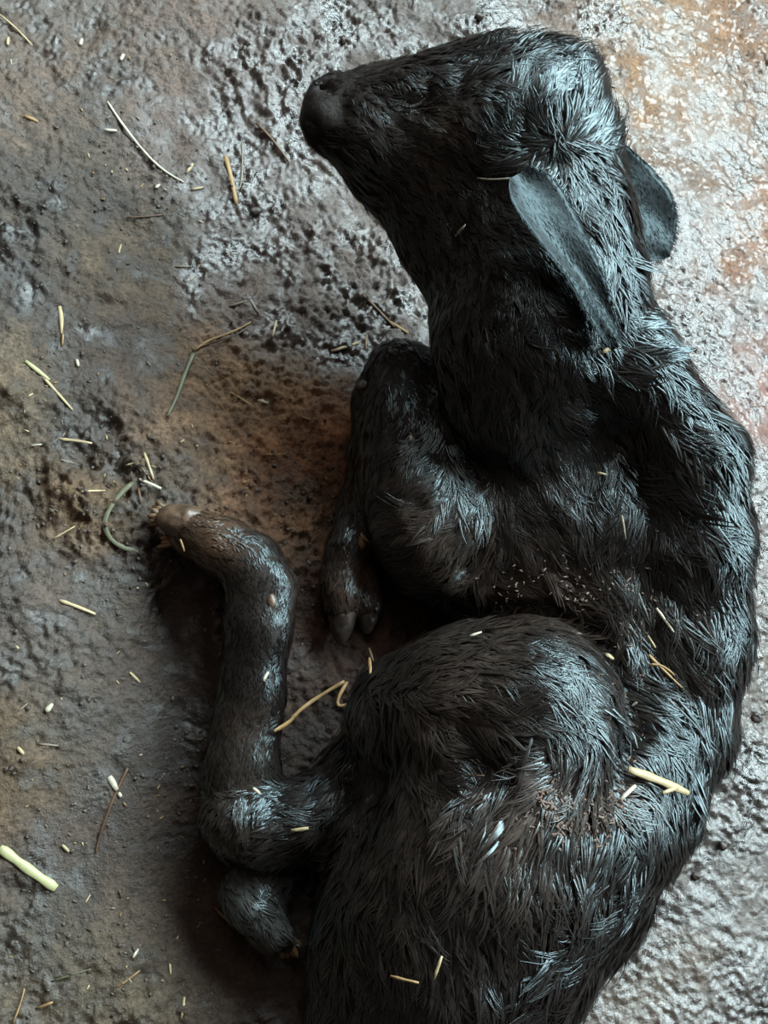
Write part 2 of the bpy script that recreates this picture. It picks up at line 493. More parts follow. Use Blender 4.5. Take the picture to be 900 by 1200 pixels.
def groove(pts, k=.006):
    nodes = []
    for (x, y, r) in pts:
        q = surf(x, y)
        if q is not None:
            nodes.append((x, y, float(q[2]), r))
    carve(nodes, k)


groove([(371, 101, 4), (377, 99, 6), (385, 103, 4)], .004)                              # nostril
groove([(360, 158, 4), (378, 166, 5), (398, 165, 5), (418, 170, 4), (436, 182, 3)], .006)   # mouth
groove([(474, 116, 3), (487, 117, 5), (500, 110, 3)], .008)                             # eye socket
                               # hollow before the cheek
groove([(540, 722, 6), (640, 716, 7), (700, 742, 8), (727, 790, 10), (732, 850, 11), (722, 925, 10)], .02)  # thigh fold
groove([(540, 700, 6), (470, 700, 6)], .02)
groove([(572, 620, 3), (548, 668, 4)], .015)                             # forearm fold
groove([(526, 430, 5), (532, 480, 5), (548, 530, 4)], .010)
groove([(600, 905, 5), (560, 900, 5), (540, 860, 4)], .03)
groove([(440, 900, 6), (410, 935, 6), (380, 1000, 8), (350, 1040, 8)], .012)

# wrinkled hide
xx, yy, zz = np.meshgrid(*[a.astype(np.float32) for a in ax], indexing='ij', sparse=True)
near = np.abs(FIELD) < 0.012
pp = np.stack([(xx + 0 * yy + 0 * zz)[near], (yy + 0 * xx + 0 * zz)[near], (zz + 0 * xx + 0 * yy)[near]], -1)
_px, _py = project(pp)
legs = .25 + .75 / (1 + np.exp(-(_px - 395 + 45 * (_py < 720)) / 12))
FIELD[near] += (legs * (0.0050 * noise3(pp, 34) + 0.0030 * noise3(pp, 80))).astype(np.float32)
FIELD = np.maximum(FIELD, (-0.012 - zz))


def surface_nets(F):
    s = F < 0
    nX, nY, nZ = F.shape
    cnt = np.zeros((nX - 1, nY - 1, nZ - 1), dtype=np.uint8)
    for i in (0, 1):
        for j in (0, 1):
            for k in (0, 1):
                cnt += s[i:nX - 1 + i, j:nY - 1 + j, k:nZ - 1 + k]
    act = (cnt > 0) & (cnt < 8)
    ids = np.full(act.shape, -1, dtype=np.int64)
    c = np.argwhere(act); ids[act] = np.arange(len(c))
    acc = np.zeros((len(c), 3)); n = np.zeros(len(c))
    for axis_ in range(3):
        for u in (0, 1):
            for v in (0, 1):
                o = [0, 0, 0]; others = [a for a in range(3) if a != axis_]
                o[others[0]] = u; o[others[1]] = v
                p0 = c + o; p1 = p0.copy(); p1[:, axis_] += 1
                f0 = F[p0[:, 0], p0[:, 1], p0[:, 2]]; f1 = F[p1[:, 0], p1[:, 1], p1[:, 2]]
                m = (f0 < 0) != (f1 < 0)
                t = f0[m] / (f0[m] - f1[m])
                q = p0[m].astype(float); q[:, axis_] += t
                acc[m] += q; n[m] += 1
    V = lo + RES * acc / n[:, None]
    quads = []
    for axis_ in range(3):
        a1, a2 = [(1, 2), (2, 0), (0, 1)][axis_]
        sl0 = [slice(1, -1)] * 3; sl0[axis_] = slice(0, -1)
        sl1 = list(sl0); sl1[axis_] = slice(1, None)
        s0 = s[tuple(sl0)]; s1 = s[tuple(sl1)]
        e = np.argwhere(s0 != s1)
        inside0 = s0[e[:, 0], e[:, 1], e[:, 2]]
        base = e + 1; base[:, axis_] -= 1
        def cid(d1, d2):
            q = base.copy(); q[:, a1] += d1; q[:, a2] += d2
            return ids[q[:, 0], q[:, 1], q[:, 2]]
        q = np.stack([cid(-1, -1), cid(0, -1), cid(0, 0), cid(-1, 0)], -1)
        q[~inside0] = q[~inside0][:, ::-1]
        quads.append(q)
    Q = np.concatenate(quads)
    return V, Q[(Q >= 0).all(1)]


bV, bQ = surface_nets(FIELD)
# normals from the field
GRD = np.gradient(FIELD)


def field_normal(p):
    i = np.clip(((p - lo) / RES + 0.5).astype(int), 1, NG - 2)
    n = np.stack([g[i[:, 0], i[:, 1], i[:, 2]] for g in GRD], -1)
    return n / np.maximum(np.linalg.norm(n, axis=1, keepdims=True), 1e-9)


# coat colour: near-black with mud stained areas
MUD = [  # px, py, radius, strength, colour
    (270, 860, 30, .4, (.045, .032, .025)), (265, 955, 35, .4, (.050, .038, .030)), (225, 625, 40, .8, (.085, .048, .028)),
    (300, 690, 28, .3, (.055, .045, .040)), (400, 700, 30, .5, (.060, .036, .024)), (425, 700, 25, .5, (.060, .034, .024)),
    (490, 620, 60, .35, (.050, .034, .026)), (620, 690, 55, .35, (.045, .028, .020)), (640, 950, 50, .4, (.090, .066, .055)),
    (500, 930, 70, .3, (.040, .028, .022)), (520, 800, 50, .35, (.055, .040, .032)), (490, 165, 40, .3, (.050, .032, .022)),
    (300, 1070, 35, .6, (.085, .090, .085)), (430, 1100, 60, .3, (.03, .022, .018)), (400, 60, 60, .2, (.05, .04, .035)),
    (720, 930, 25, .5, (.09, .066, .055)), (740, 740, 60, .25, (.06, .045, .036)),
]


def coat(V):
    px, py = project(V)
    C = np.tile(np.array([.0085, .0060, .0050]), (len(V), 1))
    nz = 1 + 1.6 * noise3(V, 22) + 0.9 * noise3(V, 60)
    for (x, y, r, k, c) in MUD:
        w = k * np.exp(-((px - x) ** 2 + (py - y) ** 2) / (2 * r * r)) * np.clip(nz, 0, 1.8)
        w = np.clip(w, 0, 1)[:, None]
        C = C * (1 - w) + np.array(c) * w
    return C


calf = bpy.data.objects.new('calf', None)
calf.location = (float(P(640, 700)[0]), float(P(640, 700)[1]), 0)
COL.objects.link(calf)
calf['label'] = 'wet black newborn calf curled up on the muddy floor, head turned to the left'
calf['category'] = 'calf'
OFF = np.array(calf.location)


def part(name, V, Fq, mat, smooth=True, parent=None, off=None, tint=None):
    me = np_mesh(name, np.asarray(V) - (OFF if off is None else off), Fq, mat, smooth)
    if tint is not None:
        set_tint(me, tint)
    return link(name, me, parent or calf)


body = part('body', bV, bQ, M_BODY, tint=coat(bV))
body_bvh = BVHTree.FromPolygons([Vector(v) for v in bV.tolist()], bQ.tolist())
gr_bvh = None

# ================================================================== FUR
GUIDE = [  # px, py, dx, dy, length mm, lift
    (400, 95, 1, -.1, 6, .1), (440, 90, 1, -.1, 8, .15), (420, 140, 1, .3, 6, .1), (430, 165, .7, .7, 14, .25), (480, 110, .8, .3, 11, .3), (520, 80, 1, -.2, 15, .35),
    (560, 60, .9, -.4, 19, .45), (600, 55, .8, -.3, 20, .45), (650, 65, .8, .1, 20, .4), (690, 100, .5, -.6, 20, .4), (660, 110, .5, -.8, 20, .4),
    (620, 120, .3, -.9, 18, .35), (700, 150, .3, -.9, 18, .35), (650, 150, .2, -1, 16, .4), (655, 185, .1, 1, 14, .3), (625, 165, -.9, -.2, 15, .35), (690, 185, .4, .9, 18, .3),
    (680, 240, .3, 1, 19, .25), (700, 300, .25, 1, 20, .25), (720, 350, .3, 1, 20, .25), (560, 130, .9, .5, 9, .2),
    (480, 160, .8, .4, 7, .1), (500, 220, .6, .8, 8, .1), (540, 280, .5, .9, 9, .12), (600, 230, .5, .9, 10, .15), (590, 330, .3, 1, 13, .2), (660, 380, .6, .7, 14, .2),
    (560, 420, .2, 1, 14, .2), (600, 470, .2, 1, 16, .2),
    (760, 390, .8, -.1, 20, .45), (750, 420, .8, .5, 22, .45), (790, 430, .7, .7, 22, .45), (780, 480, .8, .6, 22, .4), (820, 520, .5, .9, 24, .35),
    (850, 560, .2, 1, 26, .3), (790, 560, .6, .8, 24, .3), (850, 650, .05, 1, 26, .25), (810, 640, .45, .9, 26, .25), (845, 760, 0, 1, 24, .25), (800, 740, .3, 1, 24, .25),
    (835, 870, -.2, 1, 24, .22), (790, 830, .3, 1, 22, .2), (780, 900, .1, 1, 22, .2), (805, 950, -.4, .9, 22, .2), (760, 1020, -.6, .8, 24, .2), (700, 1095, -.7, .7, 24, .25),
    (640, 1160, -.8, .6, 24, .25), (700, 620, .1, 1, 24, .08), (740, 640, .25, 1, 24, .15), (660, 540, .2, 1, 20, .05), (680, 690, .7, .5, 22, .12), (740, 740, .35, .95, 22, .3),
    (720, 790, .8, .55, 26, .25), (740, 840, .85, .5, 28, .2), (735, 885, .8, .6, 28, .22), (740, 940, .6, .8, 24, .2), (600, 690, .9, .25, 20, .05), (620, 580, .4, .9, 20, .04),
    (560, 540, .3, .9, 16, .08), (620, 620, .5, .8, 18, .05),
    # thigh
    (450, 790, .6, -.5, 16, .2), (425, 850, .0, 1, 22, .3), (460, 850, .1, 1, 22, .25), (500, 770, .9, -.1, 18, .2), (560, 745, 1, .05, 24, .15), (620, 745, .9, .25, 28, .12),
    (670, 775, .7, .7, 28, .12), (700, 820, .35, .95, 26, .15), (710, 870, -.3, .9, 22, .25), (540, 800, 1, 0, 22, .2), (610, 800, .9, .2, 26, .15), (650, 830, .8, .5, 24, .2),
    (600, 850, .9, .4, 22, .25), (680, 890, -.8, .5, 20, .3), (650, 900, -.8, .4, 22, .25), (540, 870, .7, .6, 20, .25), (590, 890, .25, 1, 22, .3), (500, 900, .7, .5, 20, .25), (590, 940, -.3, .9, 24, .3),
    (560, 980, -.35, .95, 24, .28), (540, 1030, -.05, 1, 24, .25), (620, 1010, .1, 1, 22, .3), (600, 1060, .5, .6, 22, .3), (660, 1050, -.1, 1, 24, .25), (680, 990, -.6, .6, 22, .3),
    (500, 990, .2, 1, 20, .2), (450, 960, .35, .9, 18, .2), (430, 1040, .15, 1, 18, .2), (500, 1100, .3, .95, 20, .2), (600, 1120, .2, 1, 22, .25), (560, 1170, .3, .9, 22, .25), (420, 1150, .1, 1, 18, .25),
    # hind leg
    (380, 930, -.8, .4, 16, .25), (340, 960, -.8, .45, 15, .25), (350, 1000, -.9, .1, 16, .3), (290, 960, -.3, .9, 9, .15), (285, 900, .05, -1, 7, .08), (290, 820, .05, -1, 7, .06),
    (300, 740, .1, -1, 6, .05), (310, 680, -.2, -1, 6, .05), (270, 630, -1, -.3, 6, .06), (300, 1070, .6, .7, 12, .1),
    # foreleg
    (470, 420, 0, 1, 6, .06), (470, 480, 0, 1, 8, .08), (430, 540, -.1, 1, 10, .08), (418, 600, -.2, 1, 10, .08), (405, 660, -.1, 1, 8, .08), (500, 540, -.5, .8, 16, .08), (550, 560, .0, 1, 18, .06), (548, 600, -.5, .85, 20, .08),
    (500, 590, -.9, .3, 18, .10), (470, 600, -.9, .1, 16, .12), (500, 640, -.9, .35, 18, .14), (540, 650, -.8, .6, 18, .15),
]


def groom(V):
    px, py = project(V)
    g = interp(px, py, [(a[0], a[1]) for a in GUIDE], [a[2:] for a in GUIDE], 20)
    return g


def fur_mesh(n_clumps, per, tint_fn):
    q = bV[bQ]                                          # (n,4,3)
    cen = q.mean(1)
    e1 = q[:, 2] - q[:, 0]; e2 = q[:, 3] - q[:, 1]
    cr = np.cross(e1, e2); ar = np.linalg.norm(cr, axis=1)
    nrm = field_normal(cen)
    px, py = project(cen)
    tocam = CAMn - cen; tocam /= np.linalg.norm(tocam, axis=1, keepdims=True)
    w = ar * (cen[:, 2] > 0.012) * (0.12 + np.clip(nrm[:, 2] + 0.45, 0, 1))
    w *= (py < 1260) * (py > 0)
    # bare places: nose pad, pastern tips
    for (x, y, r) in ((372, 130, 26), (376, 150, 24), (236, 625, 20), (400, 715, 16), (432, 712, 16)):
        w *= 1 - np.exp(-((px - x) ** 2 + (py - y) ** 2) / (2 * r * r * .5))
    w /= w.sum()
    f = RNG.choice(len(w), n_clumps, p=w)
    a, b = RNG.random((2, n_clumps, 1))
    cp = (q[f, 0] * (1 - a) + q[f, 1] * a) * (1 - b) + (q[f, 3] * (1 - a) + q[f, 2] * a) * b
    cn = field_normal(cp)
    g = groom(cp)
    d2 = g[:, :2]
    # angular wander shared by neighbours, so locks form
    ang = 0.95 * noise3(cp, 26) + 0.55 * noise3(cp + 3, 75) + RNG.normal(0, .07, n_clumps)
    c, s = np.cos(ang), np.sin(ang)
    d2 = np.stack([d2[:, 0] * c - d2[:, 1] * s, d2[:, 0] * s + d2[:, 1] * c], -1)
    D = d2[:, :1] * CX - d2[:, 1:] * CY
    D = D - (D * cn).sum(1, keepdims=True) * cn
    D /= np.maximum(np.linalg.norm(D, axis=1, keepdims=True), 1e-6)
    S = np.cross(cn, D)
    L = g[:, 2] * 0.00148 * RNG.uniform(.75, 1.25, n_clumps)
    lift = g[:, 3] * RNG.uniform(.3, 1.2, n_clumps) * np.where(RNG.random(n_clumps) < .03, 2.6, 1)
    curl = RNG.normal(0, .26, n_clumps) + 1.2 * noise3(cp + 7, 45)
    # strands
    R = lambda x: np.repeat(x, per, axis=0)
    n = n_clumps * per
    cp, cn, D, S, L, lift, curl = map(R, (cp, cn, D, S, L, lift, curl))
    rad = 0.0009 + 0.075 * L
    ou = RNG.normal(0, 1, n) * rad; ol = RNG.normal(0, 1, n) * rad * 1.6
    Ls = L * RNG.uniform(.75, 1.1, n)
    root = cp + S * ou[:, None] + D * ol[:, None]
    w0 = (0.00032 + 0.019 * L) * RNG.uniform(.7, 1.4, n)
    SEG = 3
    rings = []
    for k in range(SEG + 1):
        t = k / SEG
        conv = t ** 1.2 * 0.75
        off = -S * (ou * conv)[:, None]
        bend = S * (curl * Ls * t * t * .8)[:, None]
        up = cn * (0.0006 + lift * Ls * (1.5 * t - 0.95 * t * t) * .6)[:, None]
        c0 = root + D * (Ls * t)[:, None] * (1 - 0.15 * t) + off + bend + up - cn * (0.001 if k == 0 else 0)
        wk = w0 * (1.0, 1.0, .75, .12)[k]
        rings.append(np.stack([c0 - S * wk[:, None], c0 + cn * (wk * .38)[:, None], c0 + S * wk[:, None]], 1))
    V = np.stack(rings, 1)                              # n, SEG+1, 3, 3
    # keep each strand outside the skin: follow the curved surface
    flatV = V.reshape(-1, 3)
    for it in range(2):
        i = np.clip((flatV - lo) / RES, 1, np.array(NG) - 2.01)
        ii = i.astype(int); ff = i - ii
        dist = np.zeros(len(flatV))
        for dx in (0, 1):
            for dy in (0, 1):
                for dz in (0, 1):
                    ww = (ff[:, 0] if dx else 1 - ff[:, 0]) * (ff[:, 1] if dy else 1 - ff[:, 1]) * (ff[:, 2] if dz else 1 - ff[:, 2])
                    dist += ww * FIELD[ii[:, 0] + dx, ii[:, 1] + dy, ii[:, 2] + dz]
        nn = field_normal(flatV)
        hmax = 0.0006 + np.repeat(np.tile(np.arange(SEG + 1) / SEG, n), 3) * np.repeat(lift * Ls, (SEG + 1) * 3) * 0.8 + 0.0012
        want = np.clip(dist, np.repeat(np.tile([-.0015, .0006, .0006, .0003], n), 3), hmax)
        flatV = flatV + nn * (want - dist)[:, None]
    # re-inflate the ridge vertex, which the clamp may have flattened
    V = flatV.reshape(n, SEG + 1, 3, 3)
    mid = (V[:, :, 0] + V[:, :, 2]) / 2
    wv = np.linalg.norm(V[:, :, 0] - V[:, :, 2], axis=-1) / 2
    V[:, :, 1] = mid + cn[:, None, :] * (wv * .38)[..., None]
    flatV = V.reshape(-1, 3)
    flatV[:, 2] = np.maximum(flatV[:, 2], 0.0015)
    basei = np.arange(n)[:, None, None] * ((SEG + 1) * 3)
    k = np.arange(SEG)[None, :, None] * 3
    j = np.arange(2)[None, None, :]
    i0 = basei + k + j
    Q = np.stack([i0, i0 + 1, i0 + 4, i0 + 3], -1).reshape(-1, 4)
    C = tint_fn(root) * RNG.uniform(.6, 1.5, n)[:, None]
    return flatV, Q, np.repeat(C, (SEG + 1) * 3, axis=0)


fV, fQ, fC = fur_mesh(16000, 8, coat)
fur = part('fur', fV, fQ, M_FUR, tint=fC)
fur['kind'] = 'stuff'


# ================================================================== HEAD PARTS, EARS, HOOVES
def hit(px, py, lift=0.0):
    """the place on the calf or the floor that this point of the photograph shows"""
    d = Vector(ray(px, py)).normalized()
    best = None
    r = body_bvh.ray_cast(CAM, d)
    if r[0] is not None:
        best = (r[0], r[1], 'calf')
    t = np.array(P(px, py, 0.0))
    for _ in range(8):
        t = P(px, py, gh(t[0], t[1]))
    tv = Vector(t)
    if best is None or (tv - CAM).length < (best[0] - CAM).length:
        best = (tv, Vector((0, 0, 1)), 'floor')
    n = best[1]
    if n.dot(CAM - best[0]) < 0:
        n = -n
    return best[0] + n * lift, n, best[2]


def ear(px0, py0, z0, px1, py1, z1, width, cup, facing, prof, name='ear'):
    """leaf-shaped cupped ear from its root to its tip, with a rolled rim and real thickness"""
    a = P(px0, py0, z0); b = P(px1, py1, z1)
    d = b - a; L = np.linalg.norm(d); d /= L
    f = np.array(facing, dtype=float); f -= (f @ d) * d; f /= np.linalg.norm(f)
    s = np.cross(d, f)
    NU, NV = 26, 15
    V = []
    for layer in (0, 1):
        for i in range(NU):
            t = i / (NU - 1)
            wd = width * .5 * float(np.interp(t, prof[0], prof[1]))
            wd = max(wd, 0.0012)
            for j in range(NV):
                v = -1 + 2 * j / (NV - 1)
                c = cup * width * (v * v - .5) * (1 - .6 * t)
                sag = 0.05 * L * math.sin(math.pi * t)
                wav = 0.003 * math.sin(9 * t + 4 * v) * t
                th = 0.0022 * (1 - v * v) ** .5 + 0.0004
                p = a + d * (L * t) + s * (v * wd) + f * (c + sag + wav + (th if layer else -th))
                V.append(p)
    Q = []
    for layer in (0, 1):
        o = layer * NU * NV
        for i in range(NU - 1):
            for j in range(NV - 1):
                q = [o + i * NV + j, o + i * NV + j + 1, o + (i + 1) * NV + j + 1, o + (i + 1) * NV + j]
                Q.append(q if layer else q[::-1])
    o = NU * NV
    for i in range(NU - 1):
        Q.append([i * NV, o + i * NV, o + (i + 1) * NV, (i + 1) * NV])
        Q.append([(i + 1) * NV - 1, (i + 2) * NV - 1, o + (i + 2) * NV - 1, o + (i + 1) * NV - 1])
    for j in range(NV - 1):
        k = (NU - 1) * NV
        Q.append([k + j, k + j + 1, o + k + j + 1, o + k + j][::-1])
    V = np.array(V)
    C = np.tile([.021, .022, .022], (len(V), 1)) * (1 + .6 * noise3(V, 120)[:, None])
    e = part(name, V, Q, M_EAR, tint=C)
    # short hair lying along the ear and fringing its rim
    hv, hq = [], []
    for k in range(2200):
        t = random.random() * .97; v = random.uniform(-1, 1)
        rim = random.random() < .25
        if rim:
            v = random.choice((-1, 1))
        i = t * (NU - 1.001); j = (v + 1) / 2 * (NV - 1.001)
        ii, jj = int(i), int(j); fi, fj = i - ii, j - jj
        def at(o_):
            k_ = o_ + ii * NV + jj
            return (V[k_] * (1 - fj) + V[k_ + 1] * fj) * (1 - fi) + (V[k_ + NV] * (1 - fj) + V[k_ + NV + 1] * fj) * fi
        top = at(NU * NV); bot = at(0)
        out = (top - bot); out /= max(np.linalg.norm(out), 1e-6)
        p = top if random.random() < .5 else bot
        o_ = out if p is top else -out
        dd = d + s * (v * (.30 if rim else .1) + random.gauss(0, .12)) + o_ * .06
        dd /= np.linalg.norm(dd)
        sd = np.cross(dd, o_); sd /= np.linalg.norm(sd)
        l = random.uniform(.003, .0065); w = .00022
        b0 = len(hv)
        hv += [p - sd * w, p + o_ * w, p + sd * w, p + dd * l * .6 - sd * w + o_ * .0002, p + dd * l * .6 + o_ * .0006, p + dd * l * .6 + sd * w + o_ * .0002, p + dd * l + o_ * .0005]
        hq += [[b0, b0 + 1, b0 + 4, b0 + 3], [b0 + 1, b0 + 2, b0 + 5, b0 + 4], [b0 + 3, b0 + 4, b0 + 6, b0 + 6][:4], [b0 + 4, b0 + 5, b0 + 6, b0 + 6][:4]]
    # degenerate quads avoided: make the tips tiny quads
    tips = []
    for q in hq:
        if q[2] == q[3]:
            q = [q[0], q[1], q[2]]
        tips.append(q)
    me = bpy.data.meshes.new('ear_hair')
    me.from_pydata([tuple(p - OFF) for p in hv], [], tips)
    for p in me.polygons: p.use_smooth = True
    me.materials.append(M_EAR)
    set_tint(me, np.tile([.020, .021, .021], (len(hv), 1)))
    h = link('ear_hair', me, e)
    h['kind'] = 'stuff'
    return e


up = np.array(CZ)
ear(606, 204, .340, 722, 408, .305, .044, .25, up + 0.35 * CX + .1 * CY, ((0, .06, .15, .35, .6, .85, .95, 1), (.55, .98, 1.12, 1.02, .74, .54, .40, .1)))['label'] = 'near ear hanging down over the neck'
ear(698, 172, .285, 782, 302, .235, .062, .22, up + 0.25 * CX, ((0, .15, .35, .6, .8, .92, 1), (.5, .75, .98, 1.08, .95, .62, .12)))['label'] = 'far ear drooping behind the neck'


def lathe_blob(cen, axes, radii, nu=16, nv=10, fn=None):
    V = []; Q = []
    for i in range(nv + 1):
        ph = math.pi * i / nv
        for j in range(nu):
            th = 2 * math.pi * j / nu
            u = np.array([math.sin(ph) * math.cos(th), math.sin(ph) * math.sin(th), math.cos(ph)])
            if fn is not None:
                u = fn(u)
            V.append(np.array(cen) + sum(axes[k] * (radii[k] * u[k]) for k in range(3)))
    for i in range(nv):
        for j in range(nu):
            Q.append([i * nu + j, (i + 1) * nu + j, (i + 1) * nu + (j + 1) % nu, i * nu + (j + 1) % nu])
    return V, Q


def frame(d, up_=(0, 0, 1)):
    d = np.array(d, dtype=float); d /= np.linalg.norm(d)
    u = np.array(up_, dtype=float); u -= (u @ d) * d; u /= np.linalg.norm(u)
    return d, np.cross(u, d), u


def hoof(p0, p1, wpx, name='hoof', fringe=None):
    """one claw: a wedge with a flat sole, rounded wall, pointed toe"""
    a = P(*p0); b = P(*p1)
    d, s, u = frame(b - a)
    L = np.linalg.norm(b - a); w = wpx * mpp(*p0)
    def shape(q):
        x, y, z = q                        # x along the claw
        taper = 1 - .38 * (x * .5 + .5) ** 2
        if z < -.45: z = -.45 - (z + .45) * .15
        return np.array([x, y * taper, z * (1 - .25 * (x * .5 + .5)) ])
    V, Q = lathe_blob((a + b) / 2, (d, s, u), (L * .58, w, w * 1.05), 26, 20, shape)
    V = np.array(V)
    V = V + u * (.004 * noise3(V, 70) + .003 * noise3(V, 160))[:, None]
    o = part(name, V, Q, M_HOOF if fringe else M_HOOF_DARK)
    # growth rings / coronet: torus-like swelling where hair meets horn
    if fringe:
        hv = []; hq = []
        for k in range(fringe):             # soft golden fringes under the newborn toe
            ang = random.uniform(-1.3, 1.3); r = random.uniform(.2, .95)
            base = b + s * (w * .62 * math.sin(ang) * r) + u * (w * (.45 * math.cos(ang) * r - .15)) - d * (.10 * L)
            l = random.uniform(.006, .013); rr = random.uniform(.0026, .0042)
            dd = d + s * random.gauss(.5 * math.sin(ang), .25) + u * random.gauss(0, .25)
            d1, s1, u1 = frame(dd)
            vv, qq = lathe_blob(base + d1 * l * .4, (d1, s1, u1), (l, rr, rr), 7, 6)
            hq += [[i + len(hv) for i in q_] for q_ in qq]; hv += vv
        f = part('hoof_fringe', hv, hq, M_HOOF_TIP, parent=o)
        f['label'] = 'soft golden brown fringe at the toe of the newborn hoof'
    return o


hoof((246, 620, .040), (184, 604, .032), 25, fringe=22)['label'] = 'muddy brown upper claw of the near hind foot'
hoof((250, 645, .028), (200, 628, .022), 21, fringe=12)['label'] = 'muddy brown lower claw of the near hind foot'
hoof((402, 690, .034), (400, 752, .022), 19)['label'] = 'left claw of the folded front foot'
hoof((432, 695, .030), (430, 740, .020), 15)['label'] = 'right claw of the folded front foot'
hoof((312, 1072, .050), (340, 1112, .034), 17, fringe=14)['label'] = 'claw of the tucked hind foot with yellowish fringe'
hoof((290, 1082, .042), (322, 1118, .026), 14)


def blob_part(name, px, py, r, stretch, mat, sink=.5, d=(1, 0, 0)):
    p, n, _ = hit(px, py)
    dd, s, u = frame(np.array(d, dtype=float) - np.array(n) * np.dot(d, n), np.array(n))
    V, Q = lathe_blob(np.array(p) - np.array(n) * r * sink, (dd, s, u), (r * stretch, r, r), 14, 10)
    return part(name, V, Q, mat)


blob_part('eye', 487, 117, .0075, 1.5, M_EYE, .55, d=(1, .5, 0))
blob_part('nostril', 379, 102, .0062, 1.5, M_NOSTRIL, .82, d=(1, .6, 0))
dc = blob_part('dewclaw', 425, 636, .0065, 1.35, M_HOOF_TIP, .35, d=(0, 1, 0)); dc['label'] = 'brown dewclaw of the folded front leg'
blob_part('dewclaw', 318, 704, .0060, 1.5, M_HOOF, .62, d=(0, 1, 0))
# upper and lower eyelid folds
for sgn in (1, -1):
    hv, hq = [], []
    pts = []
    for k in range(9):
        t = -1 + k / 4
        p, n, _ = hit(487 + 17 * t, 117 - 7 * t - sgn * 8 * (1 - t * t), .0008)
        pts.append(np.array(p))
    for k, p in enumerate(pts):
        d_ = pts[min(k + 1, 8)] - pts[max(k - 1, 0)]
        d_, s_, u_ = frame(d_)
        r = .0026 * (1 - .6 * abs(-1 + k / 4))
        for j in range(8):
            th = 2 * math.pi * j / 8
            hv.append(p + s_ * r * math.cos(th) + u_ * r * math.sin(th))
    for k in range(8):
        for j in range(8):
            hq.append([k * 8 + j, k * 8 + (j + 1) % 8, (k + 1) * 8 + (j + 1) % 8, (k + 1) * 8 + j])
    part('eyelid', hv, hq, M_NOSE)

# ================================================================== STRAW, STEMS, CHIPS
def catmull(pts, n):
    pts = [np.array(p) for p in pts]
    if len(pts) == 2:
        return [pts[0] + (pts[1] - pts[0]) * k / (n - 1) for k in range(n)]
    P_ = [2 * pts[0] - pts[1]] + pts + [2 * pts[-1] - pts[-2]]
    out = []
    for k in range(n):
        t = k / (n - 1) * (len(pts) - 1); i = min(int(t), len(pts) - 2); f = t - i
        a, b, c, d = P_[i:i + 4]
        out.append(.5 * ((2 * b) + (c - a) * f + (2 * a - 5 * b + 4 * c - d) * f * f + (3 * b - a - 3 * c + d) * f ** 3))
    return out


def straw(name, pix, wpx, mat, label, cat='straw', group=None, flat=.55, taper=.75, lift=0.0, arch=0.0):
    """a stem or blade laid along the photographed course, resting on what lies under it"""
    tgt = [hit(x, y) for x, y in pix]
    on_calf = sum(t[2] == 'calf' for t in tgt) * 2 > len(tgt)
    n = max(4, min(18, int(sum(math.dist(pix[i], pix[i + 1]) for i in range(len(pix) - 1)) / 6)))
    px = catmull([np.array(p, dtype=float) for p in pix], n)
    w = max(wpx, 1.5) * .5 * mpp(pix[0][0], pix[0][1], .02)
    pts, nor = [], []
    for k, q in enumerate(px):
        p, nn, _ = hit(q[0], q[1], (w * flat + (.0082 if on_calf else .0006)) + lift + arch * math.sin(math.pi * k / (n - 1)))
        pts.append(np.array(p)); nor.append(np.array(nn))
    # stiff: smooth heights
    for _ in range(6):
        q = [p.copy() for p in pts]
        for k in range(1, n - 1):
            pts[k] = np.array([pts[k][0] * .5 + (q[k - 1][0] + q[k + 1][0]) * .25, pts[k][1] * .5 + (q[k - 1][1] + q[k + 1][1]) * .25,
                               max(q[k][2] - .0004, (q[k - 1][2] + q[k + 1][2]) / 2)])
    base = pts[len(pts) // 2].copy(); base[2] = min(p[2] for p in pts) - w * flat
    V, Q = [], []
    M = 6
    for k, p in enumerate(pts):
        d_ = pts[min(k + 1, n - 1)] - pts[max(k - 1, 0)]
        d_, s_, u_ = frame(d_, nor[k] + np.array([1e-4, 0, 1e-3]))
        t = k / (n - 1)
        r = w * (1 - (1 - taper) * t) * (1 + .12 * math.sin(5 * t * math.pi + wpx))
        if k in (0, n - 1): r *= .72
        for j in range(M):
            th = 2 * math.pi * j / M + .3
            V.append(p + s_ * r * math.cos(th) + u_ * r * flat * math.sin(th) - base)
    for k in range(n - 1):
        for j in range(M):
            Q.append([k * M + j, k * M + (j + 1) % M, (k + 1) * M + (j + 1) % M, (k + 1) * M + j])
    faces = [tuple(q) for q in Q] + [tuple(range(M))[::-1], tuple(range((n - 1) * M, n * M))]
    me = bpy.data.meshes.new(name)
    me.from_pydata([tuple(v) for v in V], [], faces)
    me.materials.append(STRAWS[mat] if isinstance(mat, str) else mat)
    for p in me.polygons: p.use_smooth = len(p.vertices) == 4
    o = link(name, me)
    o.location = base
    o['label'] = label; o['category'] = cat
    if group: o['group'] = group
    return o


